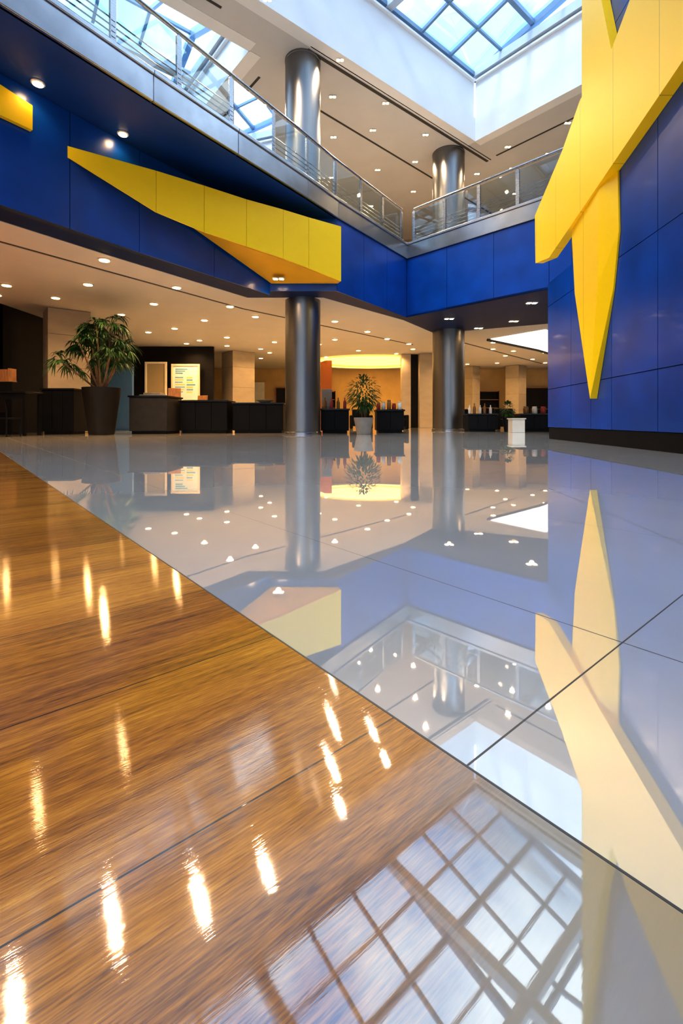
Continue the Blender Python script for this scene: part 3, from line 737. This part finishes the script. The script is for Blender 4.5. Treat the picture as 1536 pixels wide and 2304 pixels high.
for i in range(5):
    bottle(4.45+i*0.18, 16.2+0.08*(i%2), 0.62, 0.30+0.06*(i%2), 0.05, (CREAMB, AMBER)[i%2], ("white","amber")[i%2]+" bottle on low black counter", "bottle", "bottle", "bottles on the low counter")
for i in range(3):
    jar(6.4+i*0.3, 16.2, 0.62, 0.25, 0.09, (AMBER, CREAMB, RED)[i], ("amber","white","red")[i]+" jar on low black counter", "jars on the low counter")
bm = bmesh.new(); box(bm, -5.9,-5.2,13.6,14.1,1.10,1.14); box(bm,-5.8,-5.3,13.65,14.05,1.14,1.2)
finish(bm, "document_tray", [GREYP], label="flat grey tray on stone counter", cat="tray", bevel=0.01)
bm = bmesh.new(); lathe(bm, [(0.12,0),(0.28,0.09),(0.30,0.10),(0.27,0.085)], 0, 0, 24); o = finish(bm, "bowl", [CREAMB], label="shallow white bowl on low black counter", cat="bowl", smooth=True, origin=(0,0,0)); o.location = (-2.4,14.7,0.93)
bm = bmesh.new(); box(bm,-0.62,-0.3,14.35,14.6,0.74,1.35); box(bm,-0.6,-0.32,14.33,14.36,0.8,1.3)
finish(bm, "coffee_machine", [GREYP], label="pale boxy coffee machine on short counter", cat="coffee machine", bevel=0.02)

for i, (x, y) in enumerate([(7.0,19.8),(8.9,20.6),(-3.4,18.2),(0.9,21.5),(2.4,20.6),(5.4,21.0)]):
    e = empty("armchair", (x, y, 0), "dark upholstered lounge armchair", "armchair", group="lounge armchairs")
    bm = bmesh.new(); box(bm, x-0.4,x+0.4,y-0.4,y+0.35,0.12,0.45); finish(bm, "seat", [BLACK], parent=e, bevel=0.05)
    bm = bmesh.new(); box(bm, x-0.4,x+0.4,y+0.3,y+0.48,0.12,0.9); finish(bm, "backrest", [BLACK], parent=e, bevel=0.05)
    for sx in (-1,1):
        bm = bmesh.new(); box(bm, x+sx*0.45-0.07,x+sx*0.45+0.07,y-0.4,y+0.45,0.0,0.62); finish(bm, "armrest", [BLACK], parent=e, bevel=0.04)
def shelving(x0, x1, y, h, label):
    e = empty("shelving_unit", ((x0+x1)/2, y, 0), label, "shelf")
    bm = bmesh.new(); box(bm, x0,x0+0.05,y-0.4,y,0,h); box(bm,x1-0.05,x1,y-0.4,y,0,h); box(bm,x0,x1,y-0.03,y,0,h)
    finish(bm, "frame", [DARK], parent=e)
    for k in range(5):
        bm = bmesh.new(); z = 0.1+k*(h-0.15)/4; box(bm, x0+0.05,x1-0.05,y-0.4,y-0.03,z,z+0.04); finish(bm, "shelf", [WOODF], parent=e)
shelving(8.9,10.3,30.9,2.3,"dark rear shelving unit with oak shelves"); shelving(-2.2,-0.4,30.9,2.3,"dark shelving unit with oak shelves")

# ------------------------------------------------------------------ plants
def leaflet(bm, p, d, L, w, droop, mi=0):
    d = d.normalized(); s = d.cross(Vector((0,0,1)))
    if s.length < 0.01: s = Vector((1,0,0))
    s.normalize()
    prev = None
    for k, (t, ww) in enumerate(((0,0.25),(0.35,1.0),(0.7,0.7),(1.0,0.05))):
        c = p+d*L*t+Vector((0,0,-droop*L*t*t))
        a = bm.verts.new(c-s*w*ww); b = bm.verts.new(c+s*w*ww)
        if prev:
            f = bm.faces.new((prev[0], prev[1], b, a)); f.material_index = mi
        prev = (a, b)
def planter(x, y, rt, rb, h, m, parent, square=False):
    seg = 4 if square else 32
    bm = bmesh.new(); k = math.sqrt(2) if square else 1
    lathe(bm, [(rb*k,0),(rt*k,h),(rt*k*0.9,h),(rt*k*0.88,h-0.08)], x, y, seg)
    finish(bm, "planter", [m], parent=parent, bevel=0.01, smooth=not square)
    bm = bmesh.new(); lathe(bm, [(rt*0.87,h-0.09),(rt*0.87,h-0.06)], x, y, 24); finish(bm, "soil", [SOIL], parent=parent)
px, py = -6.55, 12.75
e = empty("potted_palm", (px, py, 0), "large leafy green palm in tall tapered charcoal planter", "potted plant")
planter(px, py, 0.49, 0.32, 1.28, CHAR, e)
canes = []
bm = bmesh.new()
for i in range(11):
    a = i*2*math.pi/11*2+0.3; rr = 0.12; hh = (1.85,0.9,1.5,0.7,1.7,1.1,1.35,0.8,1.6,1.2,0.95)[i]; lean = (0.1,1.1,0.5,1.2,0.3,0.9,0.6,1.0,0.2,0.8,1.1)[i]
    pts = [Vector((px+rr*math.cos(a)*(0.6+t*(1+lean*5)), py+rr*math.sin(a)*(0.6+t*(1+lean*5)), 1.2+hh*t)) for t in (0,0.33,0.66,1)]
    tube(bm, pts, [0.028,0.024,0.02,0.016], 8); canes.append((pts[-1], pts[2], a))
finish(bm, "trunk", [BARK], parent=e, smooth=True)
bm = bmesh.new()
for tip_, mid, a in canes:
    for j in range(14):
        aa = random.uniform(0, 2*math.pi)
        el = random.uniform(-0.3, 1.1); L = random.uniform(0.12, 0.30)
        d = Vector((math.cos(aa)*math.cos(el), math.sin(aa)*math.cos(el), math.sin(el)))
        base_ = tip_ if j < 11 else tip_.lerp(mid, 0.8)
        c = base_+d*L
        tube(bm, [base_, c], [0.007,0.004], 4)
        side = d.cross(Vector((0,0,1))).normalized()
        for k in range(9):
            f = (k-4)/4
            leaflet(bm, c, d*(1.1-0.5*abs(f))+side*f*1.0+Vector((0,0,random.uniform(-0.3,0.1))), random.uniform(0.24,0.36), 0.022, random.uniform(0.55,1.0))
finish(bm, "foliage", [LEAF], parent=e)
px, py = 0.62, 13.1
e = empty("potted_fig", (px, py, 0), "bushy green fig tree in pale grey round pot", "potted plant")
planter(px, py, 0.28, 0.19, 0.47, GREYP, e)
bm = bmesh.new()
for i in range(5):
    a = i*1.3; pts = [Vector((px+0.05*math.cos(a), py+0.05*math.sin(a), 0.4)), Vector((px+0.1*math.cos(a), py+0.1*math.sin(a), 0.75)), Vector((px+0.25*math.cos(a), py+0.25*math.sin(a), 1.15))]
    tube(bm, pts, [0.018,0.014,0.009], 6)
finish(bm, "trunk", [BARK], parent=e, smooth=True)
bm = bmesh.new()
for i in range(640):
    u = random.uniform(-1,1); th = random.uniform(0, 6.283); r = 0.48*random.uniform(0.35,1)**0.6
    s = math.sqrt(1-u*u); c = Vector((px+r*s*math.cos(th), py+r*s*math.sin(th), 1.15+0.5*r/0.48*u))
    leaflet(bm, c, Vector((math.cos(th)*s, math.sin(th)*s, u*0.5+random.uniform(-.4,.3))), random.uniform(0.1,0.16), 0.025, 0.4)
finish(bm, "foliage", [LEAF2], parent=e)
px, py = 5.73, 16.1
e = empty("potted_shrub", (px, py, 0), "small green shrub in dark pot by counters", "potted plant")
planter(px, py, 0.17, 0.12, 0.5, CHAR, e)
bm = bmesh.new()
for i in range(200):
    u = random.uniform(-0.6,1); th = random.uniform(0, 6.283); s = math.sqrt(1-u*u); r = 0.26
    leaflet(bm, Vector((px+r*s*math.cos(th)*.6, py+r*s*math.sin(th)*.6, 0.75+r*u)), Vector((math.cos(th)*s, math.sin(th)*s, u)), 0.14, 0.025, 0.4)
tube(bm, [(px,py,0.4),(px,py,0.8)], 0.015, 6)
finish(bm, "foliage", [LEAF2], parent=e)

# ------------------------------------------------------------------ mezzanine interior
bm = bmesh.new(); box(bm, -15.8, 12, 26.4, 26.6, ZF, H-0.01)
finish(bm, "wall_mezzanine", [mat("tan_wall", (0.40,0.26,0.12), 0.6, 0, 0.15, 1)], kind="structure", label="warm tan wall at rear of mezzanine")
def upcab(x, y, w, h, m, label, name="cabinet", cat="cabinet"):
    e = empty(name, (x, y, ZF), label, cat)
    bm = bmesh.new(); box(bm, x-w/2,x+w/2,y-0.25,y+0.25,ZF-0.01,ZF+h); finish(bm, "body", [m], parent=e, bevel=0.01)
    for s in (-1,1):
        bm = bmesh.new(); box(bm, x+s*w/4-w/4+0.03,x+s*w/4+w/4-0.03,y-0.275,y-0.25,ZF+0.1,ZF+h-0.05); finish(bm, "door", [m], parent=e, bevel=0.006)
upcab(-3.6,17.3,1.3,2.9,BLACK,"tall black cabinet on mezzanine")
upcab(-5.6,16.4,1.2,2.6,CREAMB,"tall white cabinet on mezzanine")
upcab(1.0,21.5,1.6,2.0,DARK,"dark brown cabinet on mezzanine")
upcab(4.2,22.5,1.6,2.2,WOODF,"oak cabinet on mezzanine")
upcab(8.3,18.5,1.6,1.9,DARK,"dark brown cabinet behind short balustrade")
upcab(6.6,19.8,1.2,2.2,CREAMB,"white cabinet behind short balustrade")
bm = bmesh.new()
for k in range(5): box(bm, -14+k*1.5, -14+k*1.5+1.35, 15.9, 15.95, ZF+0.05, H-1.2)
box(bm, -14.1,-6.9,15.95,16.05,ZF,H-1.1)
finish(bm, "wall_partition", [mat("pale_blue_partition", (0.35,0.45,0.58), 0.3), FRAMEW], kind="structure", label="pale blue-grey partition panels on mezzanine")

# ------------------------------------------------------------------ world + daylight
w = bpy.data.worlds.new("World"); S.world = w; w.use_nodes = True; nt = w.node_tree
bg = nt.nodes["Background"]
tc = N(nt, "ShaderNodeTexCoord"); n = N(nt, "ShaderNodeTexNoise"); n.inputs["Scale"].default_value = 4.5; n.inputs["Detail"].default_value = 5
nt.links.new(tc.outputs["Generated"], n.inputs["Vector"])
r = N(nt, "ShaderNodeValToRGB"); r.color_ramp.elements[0].position = 0.40; r.color_ramp.elements[0].color = (0.24, 0.43, 0.70, 1)
r.color_ramp.elements[1].position = 0.60; r.color_ramp.elements[1].color = (0.95, 0.98, 1.0, 1)
nt.links.new(n.outputs["Fac"], r.inputs[0]); nt.links.new(r.outputs[0], bg.inputs[0]); bg.inputs[1].default_value = 4.1
sun = bpy.data.lights.new("sun", 'SUN'); sun.energy = 2.2; sun.angle = math.radians(12); sun.color = (1, 0.94, 0.84)
so = bpy.data.objects.new("sun", sun); COL.objects.link(so); so.rotation_euler = (math.radians(28), math.radians(-22), 0)

# ------------------------------------------------------------------ camera
cam = bpy.data.cameras.new("camera"); co = bpy.data.objects.new("camera", cam); COL.objects.link(co)
co.location = (0, 0, 0.4); co.rotation_euler = (math.pi/2, 0, 0)
cam.sensor_fit = 'AUTO'; cam.sensor_width = 36; cam.lens = 1050/2304*36; cam.shift_y = -(1152-945)/2304
cam.clip_start = 0.02; cam.clip_end = 200
S.camera = co
S.view_settings.view_transform = 'Standard'
S.view_settings.look = 'None'
S.view_settings.exposure = 0.36
S.view_settings.gamma = 0.80
